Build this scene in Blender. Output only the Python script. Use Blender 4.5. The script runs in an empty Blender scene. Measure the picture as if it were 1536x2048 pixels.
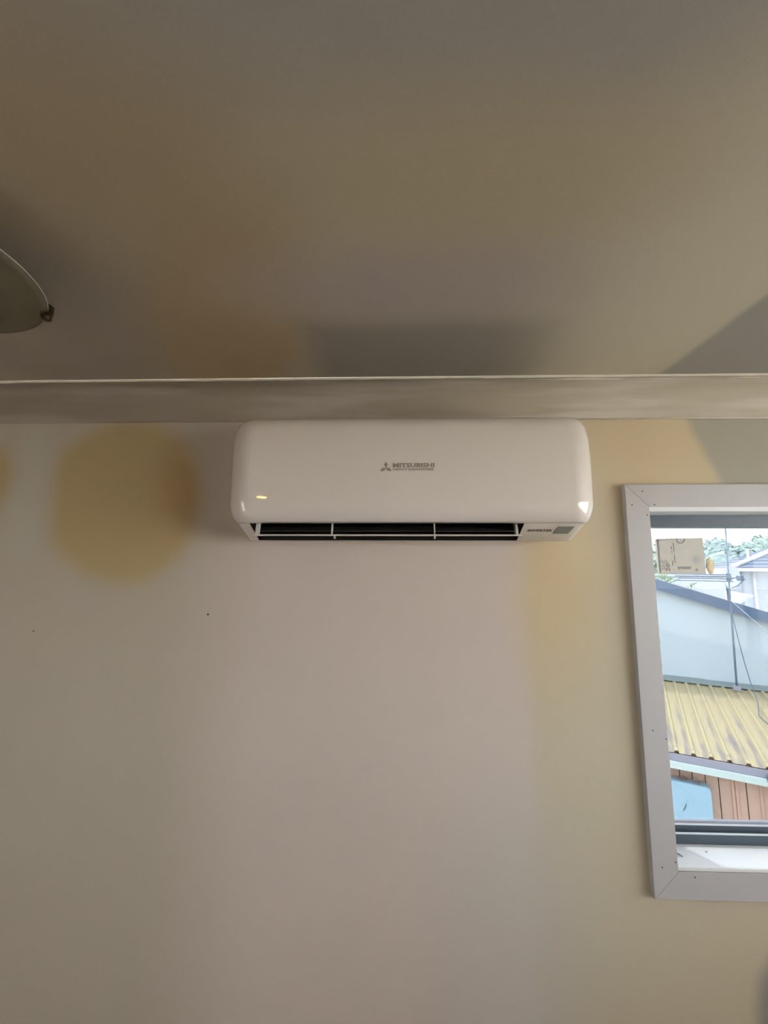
import bpy, bmesh, math, random
from mathutils import Vector, Matrix, noise

random.seed(7)
scene = bpy.context.scene
COL = scene.collection

# ------------------------------------------------------------------ camera
EYE = Vector((0.0, -1.25, 1.87))
cam_data = bpy.data.cameras.new('camera')
cam_data.sensor_fit = 'HORIZONTAL'
cam_data.sensor_width = 36.0
cam_data.lens = 850.0 / 1536.0 * 36.0
cam_data.clip_start = 0.02
cam_data.clip_end = 500
cam = bpy.data.objects.new('camera', cam_data)
COL.objects.link(cam)
cam.matrix_world = Matrix(((0.9995449, 0.0008383, 0.0301555, EYE.x),
                           (0.0299973, -0.1335713, -0.9905851, EYE.y),
                           (0.0031975, 0.9910389, -0.1335357, EYE.z),
                           (0, 0, 0, 1)))
scene.camera = cam

# ------------------------------------------------------------------ sky, sun, exposure
world = bpy.data.worlds.new('world')
scene.world = world
world.use_nodes = True
wn = world.node_tree
bg = wn.nodes['Background']
bg.inputs['Color'].default_value = (0.97, 0.97, 1.0, 1)
bg.inputs['Strength'].default_value = 12.5

sun_data = bpy.data.lights.new('sun', 'SUN')
sun_data.energy = 11.0
sun_data.angle = math.radians(3)
sun_data.color = (1.0, 0.95, 0.86)
sun = bpy.data.objects.new('sun', sun_data)
COL.objects.link(sun)
# high sun standing in front of the building, a little to the left
sun.rotation_euler = Vector((0.30, -0.42, -1.0)).to_track_quat('-Z', 'Y').to_euler()

vs = scene.view_settings
vs.view_transform = 'Standard'
vs.look = 'None'
vs.exposure = 0.34
vs.gamma = 1.0
vs.use_curve_mapping = False
scene.cycles.max_bounces = 6
scene.cycles.diffuse_bounces = 4
scene.cycles.glossy_bounces = 3
scene.cycles.transmission_bounces = 4
scene.cycles.use_adaptive_sampling = True
scene.cycles.adaptive_threshold = 0.04
scene.cycles.use_denoising = True
scene.cycles.use_light_tree = False

# ------------------------------------------------------------------ material helpers
def nn(nt, typ, **kw):
    n = nt.nodes.new(typ)
    for k, v in kw.items():
        setattr(n, k, v)
    return n

def setin(nt, sock, v):
    if hasattr(v, 'is_output') or hasattr(v, 'links'):
        nt.links.new(v, sock)
    else:
        sock.default_value = v

def vmath(nt, op, a, b=None):
    n = nn(nt, 'ShaderNodeVectorMath', operation=op)
    setin(nt, n.inputs[0], a)
    if b is not None:
        setin(nt, n.inputs[1], b)
    return n.outputs['Value'] if op in ('LENGTH', 'DOT_PRODUCT') else n.outputs['Vector']

def math_(nt, op, a, b=None):
    n = nn(nt, 'ShaderNodeMath', operation=op)
    setin(nt, n.inputs[0], a)
    if b is not None:
        setin(nt, n.inputs[1], b)
    return n.outputs[0]

def mixc(nt, fac, a, b, mode='MIX'):
    n = nn(nt, 'ShaderNodeMix', data_type='RGBA', blend_type=mode)
    setin(nt, n.inputs[0], fac)
    for s, v in ((n.inputs[6], a), (n.inputs[7], b)):
        if isinstance(v, tuple) and len(v) == 3:
            v = v + (1,)
        setin(nt, s, v)
    return n.outputs[2]

def smooth(nt, val, lo, hi, a=1.0, b=0.0):
    n = nn(nt, 'ShaderNodeMapRange', interpolation_type='SMOOTHSTEP')
    setin(nt, n.inputs[0], val)
    n.inputs[1].default_value = lo
    n.inputs[2].default_value = hi
    n.inputs[3].default_value = a
    n.inputs[4].default_value = b
    return n.outputs[0]

def noise_tex(nt, vec, scale, detail=2.0, rough=0.5, out='Fac'):
    n = nn(nt, 'ShaderNodeTexNoise')
    if vec is not None:
        nt.links.new(vec, n.inputs['Vector'])
    n.inputs['Scale'].default_value = scale
    n.inputs['Detail'].default_value = detail
    n.inputs['Roughness'].default_value = rough
    return n.outputs[out]

def new_mat(name):
    m = bpy.data.materials.new(name)
    m.use_nodes = True
    nt = m.node_tree
    return m, nt, nt.nodes['Principled BSDF']

def plain(name, col, rough=0.6, var=0.06, scale=8.0, bump=0.0, bscale=60.0, metal=0.0, coat=0.0, spec=0.5, coords='Object'):
    m, nt, p = new_mat(name)
    tc = nn(nt, 'ShaderNodeTexCoord').outputs[coords]
    f = noise_tex(nt, tc, scale, 4.0, 0.6)
    lo = tuple(max(0.0, c * (1 - var)) for c in col)
    hi = tuple(min(1.0, c * (1 + var)) for c in col)
    c = mixc(nt, f, lo, hi)
    nt.links.new(c, p.inputs['Base Color'])
    p.inputs['Roughness'].default_value = rough
    p.inputs['Metallic'].default_value = metal
    p.inputs['Coat Weight'].default_value = coat
    p.inputs['Coat Roughness'].default_value = 0.03
    p.inputs['Specular IOR Level'].default_value = spec
    if bump > 0:
        b = nn(nt, 'ShaderNodeBump')
        b.inputs['Strength'].default_value = bump
        b.inputs['Distance'].default_value = 0.002
        nt.links.new(noise_tex(nt, tc, bscale, 3.0), b.inputs['Height'])
        nt.links.new(b.outputs[0], p.inputs['Normal'])
    return m

def painted(name, base, patches, axes, warp=0.05, rough=0.75, bump=0.12):
    """flat paint with patches of other paint, filler and tone; axes masks the coordinates used."""
    m, nt, p = new_mat(name)
    pos = nn(nt, 'ShaderNodeNewGeometry').outputs['Position']
    w = noise_tex(nt, pos, 3.2, 3.0, 0.55, 'Color')
    w = vmath(nt, 'SUBTRACT', w, (0.5, 0.5, 0.5))
    w = vmath(nt, 'MULTIPLY', w, (warp * 2, warp * 2, warp * 2))
    pw = vmath(nt, 'ADD', pos, w)
    cloud = noise_tex(nt, pos, 2.2, 3.0, 0.5)
    col = mixc(nt, cloud, tuple(c * 0.94 for c in base), tuple(min(1, c * 1.06) for c in base))
    for (c, r, rot, soft, shape, colr, amt) in patches:
        d = vmath(nt, 'SUBTRACT', pw, c)
        if rot:
            n = nn(nt, 'ShaderNodeVectorRotate', rotation_type='AXIS_ANGLE')
            nt.links.new(d, n.inputs['Vector'])
            n.inputs['Axis'].default_value = tuple(1.0 - a for a in axes)
            n.inputs['Angle'].default_value = math.radians(rot)
            d = n.outputs[0]
        d = vmath(nt, 'MULTIPLY', d, tuple(a / q for a, q in zip(axes, r)))
        if shape == 'ell':
            v = vmath(nt, 'LENGTH', d)
        else:
            s = nn(nt, 'ShaderNodeSeparateXYZ')
            nt.links.new(vmath(nt, 'ABSOLUTE', d), s.inputs[0])
            v = math_(nt, 'MAXIMUM', s.outputs[0], math_(nt, 'MAXIMUM', s.outputs[1], s.outputs[2]))
        f = smooth(nt, v, 1 - soft, 1 + soft, amt, 0.0)
        col = mixc(nt, f, col, colr)
    grain = noise_tex(nt, pos, 260.0, 2.0, 0.6)
    col = mixc(nt, 0.07, col, mixc(nt, grain, (0.1, 0.1, 0.1), (0.9, 0.88, 0.84)), 'OVERLAY')
    nt.links.new(col, p.inputs['Base Color'])
    p.inputs['Roughness'].default_value = rough
    p.inputs['Specular IOR Level'].default_value = 0.3
    b = nn(nt, 'ShaderNodeBump')
    b.inputs['Strength'].default_value = bump
    b.inputs['Distance'].default_value = 0.001
    nt.links.new(noise_tex(nt, pos, 140.0, 3.0), b.inputs['Height'])
    nt.links.new(b.outputs[0], p.inputs['Normal'])
    return m

# ------------------------------------------------------------------ mesh helpers
def mesh_obj(name, verts, faces, mat, parent=None, smooth_=False, loc=None):
    me = bpy.data.meshes.new(name)
    me.from_pydata([tuple(v) for v in verts], [], faces)
    me.update()
    return link_mesh(name, me, mat, parent, smooth_, loc)

def link_mesh(name, me, mat, parent=None, smooth_=False, loc=None):
    if mat is not None and not me.materials:
        me.materials.append(mat)
    if smooth_:
        me.polygons.foreach_set('use_smooth', [True] * len(me.polygons))
    o = bpy.data.objects.new(name, me)
    COL.objects.link(o)
    if parent is not None:
        o.parent = parent
    if loc is not None:
        o.location = loc
    return o

def bm_obj(name, bm, mat, parent=None, smooth_=False, loc=None, recalc=True):
    if recalc:
        bmesh.ops.recalc_face_normals(bm, faces=bm.faces[:])
    me = bpy.data.meshes.new(name)
    bm.to_mesh(me)
    bm.free()
    return link_mesh(name, me, mat, parent, smooth_, loc)

def add_box(bm, x0, x1, y0, y1, z0, z1):
    vs_ = [bm.verts.new(p) for p in ((x0, y0, z0), (x1, y0, z0), (x1, y1, z0), (x0, y1, z0),
                                     (x0, y0, z1), (x1, y0, z1), (x1, y1, z1), (x0, y1, z1))]
    for f in ((0, 3, 2, 1), (4, 5, 6, 7), (0, 1, 5, 4), (1, 2, 6, 5), (2, 3, 7, 6), (3, 0, 4, 7)):
        bm.faces.new([vs_[i] for i in f])
    return vs_

def box(name, x0, x1, y0, y1, z0, z1, mat, parent=None, bevel=0.0, seg=2):
    bm = bmesh.new()
    add_box(bm, x0, x1, y0, y1, z0, z1)
    if bevel > 0:
        bmesh.ops.bevel(bm, geom=bm.edges[:], offset=bevel, segments=seg, profile=0.5, affect='EDGES')
    return bm_obj(name, bm, mat, parent, smooth_=False)

def prism(bm, pts, a, b, axis='x'):
    """polygon pts (two coordinates) swept from a to b along an axis."""
    def mk(p, t):
        if axis == 'x':
            return (t, p[0], p[1])
        if axis == 'y':
            return (p[0], t, p[1])
        return (p[0], p[1], t)
    A = [bm.verts.new(mk(p, a)) for p in pts]
    B = [bm.verts.new(mk(p, b)) for p in pts]
    n = len(pts)
    bm.faces.new(A)
    bm.faces.new(B[::-1])
    for i in range(n):
        j = (i + 1) % n
        bm.faces.new((A[i], B[i], B[j], A[j]))

def add_tube(bm, pts, radii, n=8, cap=True):
    pts = [Vector(p) for p in pts]
    if not hasattr(radii, '__len__'):
        radii = [radii] * len(pts)
    rings = []
    prev = None
    for i, p in enumerate(pts):
        d = (pts[min(i + 1, len(pts) - 1)] - pts[max(i - 1, 0)]).normalized()
        if prev is None:
            ref = Vector((0, 0, 1)) if abs(d.z) < 0.9 else Vector((1, 0, 0))
            a = d.cross(ref).normalized()
        else:
            a = (prev - d * prev.dot(d)).normalized()
        prev = a
        b = d.cross(a)
        rings.append([bm.verts.new(p + (a * math.cos(2 * math.pi * k / n) + b * math.sin(2 * math.pi * k / n)) * radii[i]) for k in range(n)])
    for r0, r1 in zip(rings, rings[1:]):
        for k in range(n):
            bm.faces.new((r0[k], r0[(k + 1) % n], r1[(k + 1) % n], r1[k]))
    if cap:
        bm.faces.new(rings[0][::-1])
        bm.faces.new(rings[-1])

def tube(name, pts, r, mat, parent=None, n=8):
    bm = bmesh.new()
    add_tube(bm, pts, r, n)
    return bm_obj(name, bm, mat, parent, True)

def add_lathe(bm, prof, n=48, close=False):
    rings = []
    for r, z in prof:
        if r < 1e-6:
            rings.append([bm.verts.new((0, 0, z))])
        else:
            rings.append([bm.verts.new((r * math.cos(2 * math.pi * k / n), r * math.sin(2 * math.pi * k / n), z)) for k in range(n)])
    for a, b in zip(rings, rings[1:]):
        if len(a) == 1 and len(b) == 1:
            continue
        for k in range(n):
            j = (k + 1) % n
            if len(a) == 1:
                bm.faces.new((a[0], b[j], b[k]))
            elif len(b) == 1:
                bm.faces.new((a[k], a[j], b[0]))
            else:
                bm.faces.new((a[k], a[j], b[j], b[k]))

def lathe(name, prof, mat, parent=None, n=48, loc=None):
    bm = bmesh.new()
    add_lathe(bm, prof, n)
    return bm_obj(name, bm, mat, parent, True, loc)

def empty(name, loc, rz=0.0):
    o = bpy.data.objects.new(name, None)
    COL.objects.link(o)
    o.empty_display_size = 0.1
    o.location = loc
    o.rotation_euler = (0, 0, rz)
    return o

def tag(o, label, cat, group=None, kind=None):
    o['label'] = label
    o['category'] = cat
    if group:
        o['group'] = group
    if kind:
        o['kind'] = kind
    return o

def struct(o, label=None):
    o['kind'] = 'structure'
    if label:
        o['label'] = label
    return o

def text_mesh(name, body, p0, right, up, width, height, mat, parent, bold=0.0):
    """flat lettering fitted to width x height with its lower left corner at p0."""
    cu = bpy.data.curves.new(name, 'FONT')
    cu.body = body
    cu.size = 1.0
    cu.offset = bold
    cu.resolution_u = 2
    to = bpy.data.objects.new(name, cu)
    COL.objects.link(to)
    dg = bpy.context.evaluated_depsgraph_get()
    dg.update()
    me = bpy.data.meshes.new_from_object(to.evaluated_get(dg))
    bpy.data.objects.remove(to)
    bpy.data.curves.remove(cu)
    xs = [v.co.x for v in me.vertices]
    ys = [v.co.y for v in me.vertices]
    x0, x1, y0, y1 = min(xs), max(xs), min(ys), max(ys)
    R, U = Vector(right).normalized(), Vector(up).normalized()
    for v in me.vertices:
        a = (v.co.x - x0) / (x1 - x0) * width
        b = (v.co.y - y0) / (y1 - y0) * height
        v.co = Vector(p0) + R * a + U * b
    me.materials.clear()
    return link_mesh(name, me, mat, parent)

# ------------------------------------------------------------------ materials
M = {}
OCHRE = (0.50, 0.37, 0.16)
CREAM = (0.61, 0.535, 0.39)
GREY = (0.40, 0.385, 0.33)
PINK = (0.66, 0.58, 0.52)
W = (1, 0, 1)
M['wall'] = painted('patchy wall paint', PINK, [
    # centre (x,y,z), half sizes, rotation, softness, shape, colour, amount
    ((-1.15, 0, 1.45), (0.62, 1, 1.1), 0, 0.30, 'box', (0.51, 0.465, 0.375), 0.85),
    ((-0.83, 0, 2.075), (0.245, 1, 0.255), 0, 0.18, 'ell', OCHRE, 0.78),
    ((-0.66, 0, 2.12), (0.06, 1, 0.10), 0, 0.7, 'ell', (0.50, 0.31, 0.13), 0.45),
    ((-1.28, 0, 2.14), (0.11, 1, 0.12), 0, 0.35, 'ell', OCHRE, 0.75),
    ((-1.12, 0, 2.12), (0.07, 1, 0.22), 0, 0.5, 'ell', (0.56, 0.54, 0.46), 0.6),
    ((1.17, 0, 1.80), (0.79, 1, 1.30), 0, 0.045, 'box', CREAM, 0.85),
    ((0.46, 0, 1.82), (0.11, 1, 0.26), 0, 0.7, 'ell', (0.68, 0.54, 0.32), 0.75),
    ((0.62, 0, 1.20), (0.24, 1, 0.50), 0, 0.6, 'ell', (0.60, 0.57, 0.44), 0.5),
    ((0.76, 0, 2.26), (0.22, 1, 0.20), 0, 0.5, 'ell', (0.72, 0.58, 0.36), 0.6),
    ((1.263, 0, 2.334), (0.37, 1, 0.45), 19.5, 0.05, 'box', (0.42, 0.41, 0.34), 0.9),  # grey block at the top right with a tilted edge
    ((1.10, 0, 0.73), (0.20, 1, 0.26), 0, 0.12, 'ell', (0.27, 0.27, 0.27), 0.85),  # dark grey ellipse low on the right
    ((0.30, 0, 0.92), (0.20, 1, 0.35), 0, 0.5, 'ell', (0.60, 0.57, 0.53), 0.6),
], W, warp=0.035)
Cc = (1, 1, 0)
M['ceiling'] = painted('patchy ceiling paint', (0.456, 0.407, 0.305), [
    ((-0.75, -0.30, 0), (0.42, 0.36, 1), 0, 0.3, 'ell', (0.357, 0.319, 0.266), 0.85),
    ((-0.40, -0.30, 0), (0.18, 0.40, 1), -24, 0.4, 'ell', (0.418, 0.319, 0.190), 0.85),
    ((-0.42, -0.80, 0), (0.22, 0.24, 1), 0, 0.7, 'ell', (0.375, 0.300, 0.200), 0.75),  # brown patch, its colour deepened to imitate lens vignetting
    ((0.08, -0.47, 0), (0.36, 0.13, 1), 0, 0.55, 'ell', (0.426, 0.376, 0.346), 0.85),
    ((0.09, -0.10, 0), (0.30, 0.26, 1), 0, 0.20, 'box', (0.304, 0.281, 0.243), 0.9),  # darker grey block above the air conditioner
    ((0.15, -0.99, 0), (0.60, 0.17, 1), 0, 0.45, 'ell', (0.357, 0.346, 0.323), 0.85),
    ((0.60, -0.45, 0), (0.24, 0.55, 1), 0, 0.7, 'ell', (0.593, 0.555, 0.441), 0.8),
    ((1.235, -0.05, 0), (0.50, 0.62, 1), -2, 0.03, 'box', (0.319, 0.312, 0.285), 0.92),  # darker grey block on the right with a straight edge
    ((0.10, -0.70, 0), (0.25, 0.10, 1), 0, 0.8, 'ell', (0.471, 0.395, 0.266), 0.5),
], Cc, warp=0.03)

def cornice_mat():
    m, nt, p = new_mat('skimmed cornice plaster')
    pos = nn(nt, 'ShaderNodeNewGeometry').outputs['Position']
    st = vmath(nt, 'MULTIPLY', pos, (1.6, 14.0, 14.0))
    f = noise_tex(nt, st, 1.3, 2.5, 0.5)
    f = smooth(nt, f, 0.42, 0.66, 0.0, 1.0)
    c = mixc(nt, f, (0.41, 0.36, 0.28), (0.52, 0.475, 0.405))
    nt.links.new(c, p.inputs['Base Color'])
    p.inputs['Roughness'].default_value = 0.65
    b = nn(nt, 'ShaderNodeBump')
    b.inputs['Strength'].default_value = 0.3
    b.inputs['Distance'].default_value = 0.002
    nt.links.new(noise_tex(nt, st, 2.5, 3.0), b.inputs['Height'])
    nt.links.new(b.outputs[0], p.inputs['Normal'])
    return m
M['cornice'] = cornice_mat()
M['filler'] = plain('pale filler', (0.80, 0.76, 0.66), 0.5, 0.1, 30)
M['trim'] = plain('white primed timber', (0.55, 0.545, 0.555), 0.45, 0.03, 6, 0.06, 90)
M['sill'] = plain('white sill paint', (0.86, 0.88, 0.90), 0.35, 0.03, 6)
M['alu'] = plain('charcoal aluminium', (0.055, 0.085, 0.115), 0.35, 0.1, 40, 0.0)
M['alu_edge'] = plain('bright aluminium edge', (0.70, 0.76, 0.80), 0.3, 0.05, 20)
M['seal'] = plain('grey window seal', (0.35, 0.36, 0.42), 0.5, 0.05, 20)
M['dark'] = plain('dark mark', (0.02, 0.018, 0.015), 0.8, 0.2, 50)
M['wood'] = plain('dark timber floor', (0.10, 0.07, 0.052), 0.4, 0.3, 3.0)
M['plaster'] = plain('cream room paint', (0.72, 0.65, 0.585), 0.8, 0.06, 2.0)
M['ac'] = plain('glossy white plastic', (0.80, 0.745, 0.69), 0.32, 0.015, 3.0, coat=0.9)
M['ac_body'] = plain('white plastic shell', (0.80, 0.755, 0.71), 0.3, 0.015, 3.0, coat=0.5)
for k_ in ('ac', 'ac_body'):
    M[k_].node_tree.nodes['Principled BSDF'].inputs['Coat IOR'].default_value = 1.7
M['duct'] = plain('dark duct plastic', (0.018, 0.020, 0.018), 0.5, 0.1, 20)
M['flap'] = plain('grey white flap plastic', (0.62, 0.60, 0.55), 0.4, 0.03, 10)
M['blade'] = plain('grey louvre plastic', (0.05, 0.052, 0.045), 0.45, 0.05, 10)
M['logo'] = plain('grey print', (0.31, 0.275, 0.235), 0.5, 0.05, 10)
M['ink'] = plain('dark print', (0.015, 0.012, 0.010), 0.5, 0.05, 10)
M['receiver'] = plain('smoked receiver window', (0.22, 0.24, 0.22), 0.2, 0.05, 10)
M['base_metal'] = plain('white enamelled metal', (0.42, 0.38, 0.30), 0.4, 0.04, 5)
M['glass_shade'] = plain('frosted glass', (0.125, 0.108, 0.068), 0.45, 0.04, 5)
M['rim'] = plain('pale glass edge', (0.45, 0.46, 0.40), 0.2, 0.04, 5)
M['clip'] = plain('dark bronze clip', (0.05, 0.038, 0.02), 0.35, 0.1, 40, metal=0.6)

def pane_mat(name, tint):
    m = bpy.data.materials.new(name)
    m.use_nodes = True
    nt = m.node_tree
    nt.nodes.clear()
    out = nn(nt, 'ShaderNodeOutputMaterial')
    t = nn(nt, 'ShaderNodeBsdfTransparent')
    t.inputs['Color'].default_value = tint + (1,)
    g = nn(nt, 'ShaderNodeBsdfGlossy')
    g.inputs['Roughness'].default_value = 0.0
    fr = nn(nt, 'ShaderNodeFresnel')
    fr.inputs['IOR'].default_value = 1.45
    mx = nn(nt, 'ShaderNodeMixShader')
    nt.links.new(math_(nt, 'MULTIPLY', fr.outputs[0], 0.3), mx.inputs[0])
    nt.links.new(t.outputs[0], mx.inputs[1])
    nt.links.new(g.outputs[0], mx.inputs[2])
    nt.links.new(mx.outputs[0], out.inputs[0])
    return m
M['pane'] = pane_mat('tinted window glass', (0.335, 0.355, 0.372))  # tint added to bring the outdoor view down to room brightness
M['clear'] = pane_mat('clear door glass', (0.97, 0.98, 0.98))

# ------------------------------------------------------------------ room shell
XL, XR, YB, ZC = -2.1, 2.5, -3.7, 2.418
WX0, WX1, WZ0, WZ1 = 0.7135, 2.05, 1.104, 2.054      # opening of the window in the front wall

bm = bmesh.new()
add_box(bm, XL, WX0, 0, 0.13, 0, ZC)
add_box(bm, WX1, XR, 0, 0.13, 0, ZC)
add_box(bm, WX0, WX1, 0, 0.13, 0, WZ0)
add_box(bm, WX0, WX1, 0, 0.13, WZ1, ZC)
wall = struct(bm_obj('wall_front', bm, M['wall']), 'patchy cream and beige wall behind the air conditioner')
for x, z, r in ((-0.5497, 1.738, 0.0026), (-1.065, 1.687, 0.002)):
    bm = bmesh.new()
    add_lathe(bm, [(0, 0.0010), (r * 0.7, 0.0008), (r, 0)], 10)
    o = bm_obj('nail_hole', bm, M['dark'], wall, True, (x, 0, z))
    o.rotation_euler = (math.radians(90), 0, 0)

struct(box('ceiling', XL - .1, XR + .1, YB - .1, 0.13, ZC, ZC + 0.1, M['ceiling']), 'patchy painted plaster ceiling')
struct(box('floor', XL - .1, XR + .1, YB - .1, 0.13, -0.1, 0, M['wood']), 'brown timber floor')
LY0, LY1, LZ0, LZ1 = -2.30, -1.85, 1.00, 2.15
bm = bmesh.new()
add_box(bm, XL - .1, XL, YB, LY0, 0, ZC)
add_box(bm, XL - .1, XL, LY1, 0, 0, ZC)
add_box(bm, XL - .1, XL, LY0, LY1, 0, LZ0)
add_box(bm, XL - .1, XL, LY0, LY1, LZ1, ZC)
struct(bm_obj('wall_left', bm, M['plaster']))
lw = struct(empty('window_4', (XL, LY0, LZ0)))
bm = bmesh.new()
wl, wh = LY1 - LY0, LZ1 - LZ0
for a, b in ((0, 0.04), (wl - 0.04, wl)):
    add_box(bm, -0.07, -0.02, a, b, 0, wh)
for a, b in ((0, 0.04), (wh - 0.04, wh)):
    add_box(bm, -0.07, -0.02, 0.04, wl - 0.04, a, b)
bm_obj('frame', bm, M['trim'], lw)
box('pane', -0.047, -0.043, 0.04, wl - 0.04, 0.04, wh - 0.04, M['clear'], lw)
RY0, RY1, RZ0, RZ1 = -3.2, -0.30, 1.25, 2.20         # wide window in the right wall
bm = bmesh.new()
add_box(bm, XR, XR + .1, YB, RY0, 0, ZC)
add_box(bm, XR, XR + .1, RY1, 0, 0, ZC)
add_box(bm, XR, XR + .1, RY0, RY1, 0, RZ0)
add_box(bm, XR, XR + .1, RY0, RY1, RZ1, ZC)
struct(bm_obj('wall_right', bm, M['plaster']))
rw = struct(empty('window_2', (XR, RY0, RZ0)))
bm = bmesh.new()
wl, wh = RY1 - RY0, RZ1 - RZ0
for a, b in ((0, 0.05), (wl * 0.5 - 0.03, wl * 0.5 + 0.03), (wl - 0.05, wl)):
    add_box(bm, 0.02, 0.07, a, b, 0, wh)
add_box(bm, 0.02, 0.07, 0, wl, 0, 0.05)
add_box(bm, 0.02, 0.07, 0, wl, wh - 0.05, wh)
bm_obj('frame', bm, M['trim'], rw)
for a in (0.05, wl * 0.5 + 0.03):
    box('pane', 0.043, 0.047, a, a + wl * 0.5 - 0.08, 0.05, wh - 0.05, M['clear'], rw)
struct(box('wall_back', XL, XR, YB - .1, YB, 0, ZC, M['plaster']))
# unseen eaves added outside the back and right walls to block high sky
bm = bmesh.new()
add_box(bm, XR + .1, XR + 2.3, YB - 2.3, 0.13, 2.40, 2.50)
add_box(bm, XL - .1, XR + .1, YB - 2.3, YB - .1, 2.40, 2.50)
struct(bm_obj('eaves_blocker', bm, M['trim']), 'white eaves added outside the room to block high sky light')

# cornice: a cove between wall and ceiling with ragged filler along its top edge
CZ, CY = 2.319, -0.092
prof = [(0, CZ), (-0.006, CZ), (-0.0075, CZ + 0.006)]
for i in range(1, 12):
    t = i / 12 * math.pi / 2
    cx, cz = -0.086, CZ + 0.006
    prof.append((cx + 0.0785 * math.cos(t), cz + 0.086 * math.sin(t)))
prof += [(-0.086, ZC - 0.007), (CY, ZC - 0.006), (CY, ZC), (0, ZC)]
bm = bmesh.new()
prism(bm, prof, XL, XR, 'x')
corn = struct(bm_obj('trim_1', bm, M['cornice'], smooth_=False), 'coved plaster cornice streaked with grey filler')
for i, f in enumerate(corn.data.polygons):
    f.use_smooth = len(f.vertices) == 4
bm = bmesh.new()
pts, rad = [], []
x = XL
while x < XR:
    w = noise.noise((x * 3.1, 2.0, 0))
    w2 = noise.noise((x * 17.0, 5.0, 0))
    pts.append((x, CY - 0.0005 + w * 0.0008 + w2 * 0.0006, ZC - 0.0045))
    rad.append(max(0.0012, 0.0030 + 0.0012 * w + 0.0010 * w2))
    x += 0.012
add_tube(bm, pts, rad, 6)
bm_obj('filler_bead', bm, M['filler'], corn, True)
bm = bmesh.new()
add_tube(bm, [(x, -0.0065, CZ - 0.0005) for x in (0.45, 1.0, 1.6, XR)], [0.0012, 0.002, 0.002, 0.002], 6)
bm_obj('filler_bead', bm, M['filler'], corn, True)
bm = bmesh.new()
for x0, x1, z, t in ((0.36, 0.64, ZC - 0.012, 0.0016), (0.68, 0.78, ZC - 0.013, 0.001), (0.93, 1.02, ZC - 0.012, 0.001)):
    add_tube(bm, [(x0, -0.0905, z), ((x0 + x1) / 2, -0.0905, z + 0.0006), (x1, -0.0905, z)], [t * .5, t, t * .4], 6)
bm_obj('filler_smear', bm, M['filler'], corn, True)

# ------------------------------------------------------------------ window in the front wall
win = struct(empty('window_1', (0, 0, 0)), 'aluminium window with wide white timber casing')
AW = 0.0655
ci = (WX0 + 0.0118, WX1 - 0.0118, WZ0 - 0.004, WZ1 - 0.003)
ax0, ax1, az0, az1 = ci[0] - AW, ci[1] + AW, ci[2] - AW, ci[3] + AW
def casing(pts):
    bm = bmesh.new()
    A = [bm.verts.new((p[0], -0.019, p[1])) for p in pts]
    B = [bm.verts.new((p[0], 0.0, p[1])) for p in pts]
    bm.faces.new(A)
    bm.faces.new(B[::-1])
    for i in range(4):
        j = (i + 1) % 4
        bm.faces.new((A[i], B[i], B[j], A[j]))
    fe = [e for e in bm.edges if all(v.co.y < -0.01 for v in e.verts)]
    bmesh.ops.bevel(bm, geom=fe, offset=0.0012, segments=2, profile=0.5, affect='EDGES')
    return bm_obj('casing', bm, M['trim'], win)
g = 0.0002
casing([(ax0, az0), (ci[0], ci[2] + g), (ci[0], ci[3] - g), (ax0, az1)])
casing([(ax1, az0), (ci[1], ci[2]), (ci[1], ci[3]), (ax1, az1)])
casing([(ax0 + g, az0), (ci[0], ci[2]), (ci[1], ci[2]), (ax1 - g, az0)])
casing([(ax0 + g, az1), (ci[0], ci[3]), (ci[1], ci[3]), (ax1 - g, az1)])
# lining boards of the opening
box('lining', WX0, WX0 + 0.012, -0.014, 0.13, WZ0, WZ1, M['trim'], win)
box('lining', WX1 - 0.012, WX1, -0.014, 0.13, WZ0, WZ1, M['trim'], win)
box('lining', WX0 + 0.012, WX1 - 0.012, -0.014, 0.13, WZ1 - 0.016, WZ1, M['sill'], win)
box('sill', WX0 + 0.012, WX1 - 0.012, -0.014, 0.13, WZ0, WZ0 + 0.006, M['sill'], win, 0.002)
box('sill_nosing', WX0, WX1, -0.0165, -0.0145, WZ0 - 0.003, WZ0 + 0.004, M['sill'], win)
# aluminium frame and sashes
FX0, FX1, FZ0, FZ1 = WX0 + 0.012, WX1 - 0.012, WZ0 + 0.006, WZ1 - 0.016
bm = bmesh.new()
add_box(bm, FX0, FX1, 0.078, 0.128, FZ0, FZ0 + 0.026)
add_box(bm, FX0, FX1, 0.078, 0.128, FZ1 - 0.036, FZ1)
add_box(bm, FX0, FX0 + 0.022, 0.078, 0.128, FZ0, FZ1)
add_box(bm, FX1 - 0.022, FX1, 0.078, 0.128, FZ0, FZ1)
bm_obj('frame', bm, M['alu'], win)
SX = (FX0 + FX1) / 2 + 0.12
box('frame_edge', FX0 + .022, FX1 - .022, 0.077, 0.083, FZ0 + 0.026, FZ0 + 0.0283, M['alu_edge'], win)
bm = bmesh.new()
add_box(bm, FX0 + .022, FX1 - .022, 0.092, 0.112, FZ0 + 0.0283, FZ0 + 0.0420)
add_box(bm, SX - 0.02, SX + 0.02, 0.092, 0.112, FZ0 + 0.03, FZ1 - 0.036)
bm_obj('sash', bm, M['alu'], win)
box('sash_edge', FX0 + .022, FX1 - .022, 0.0915, 0.098, FZ0 + 0.0420, FZ0 + 0.0446, M['alu_edge'], win)
box('seal', FX0 + .022, FX1 - .022, 0.0985, 0.108, FZ0 + 0.0420, FZ0 + 0.0500, M['seal'], win)
for a, b in ((FX0 + .022, SX - .02), (SX + .02, FX1 - .022)):
    box('pane', a, b, 0.100, 0.104, FZ0 + 0.046, FZ1 - 0.036, M['pane'], win)
bm = bmesh.new()
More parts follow.
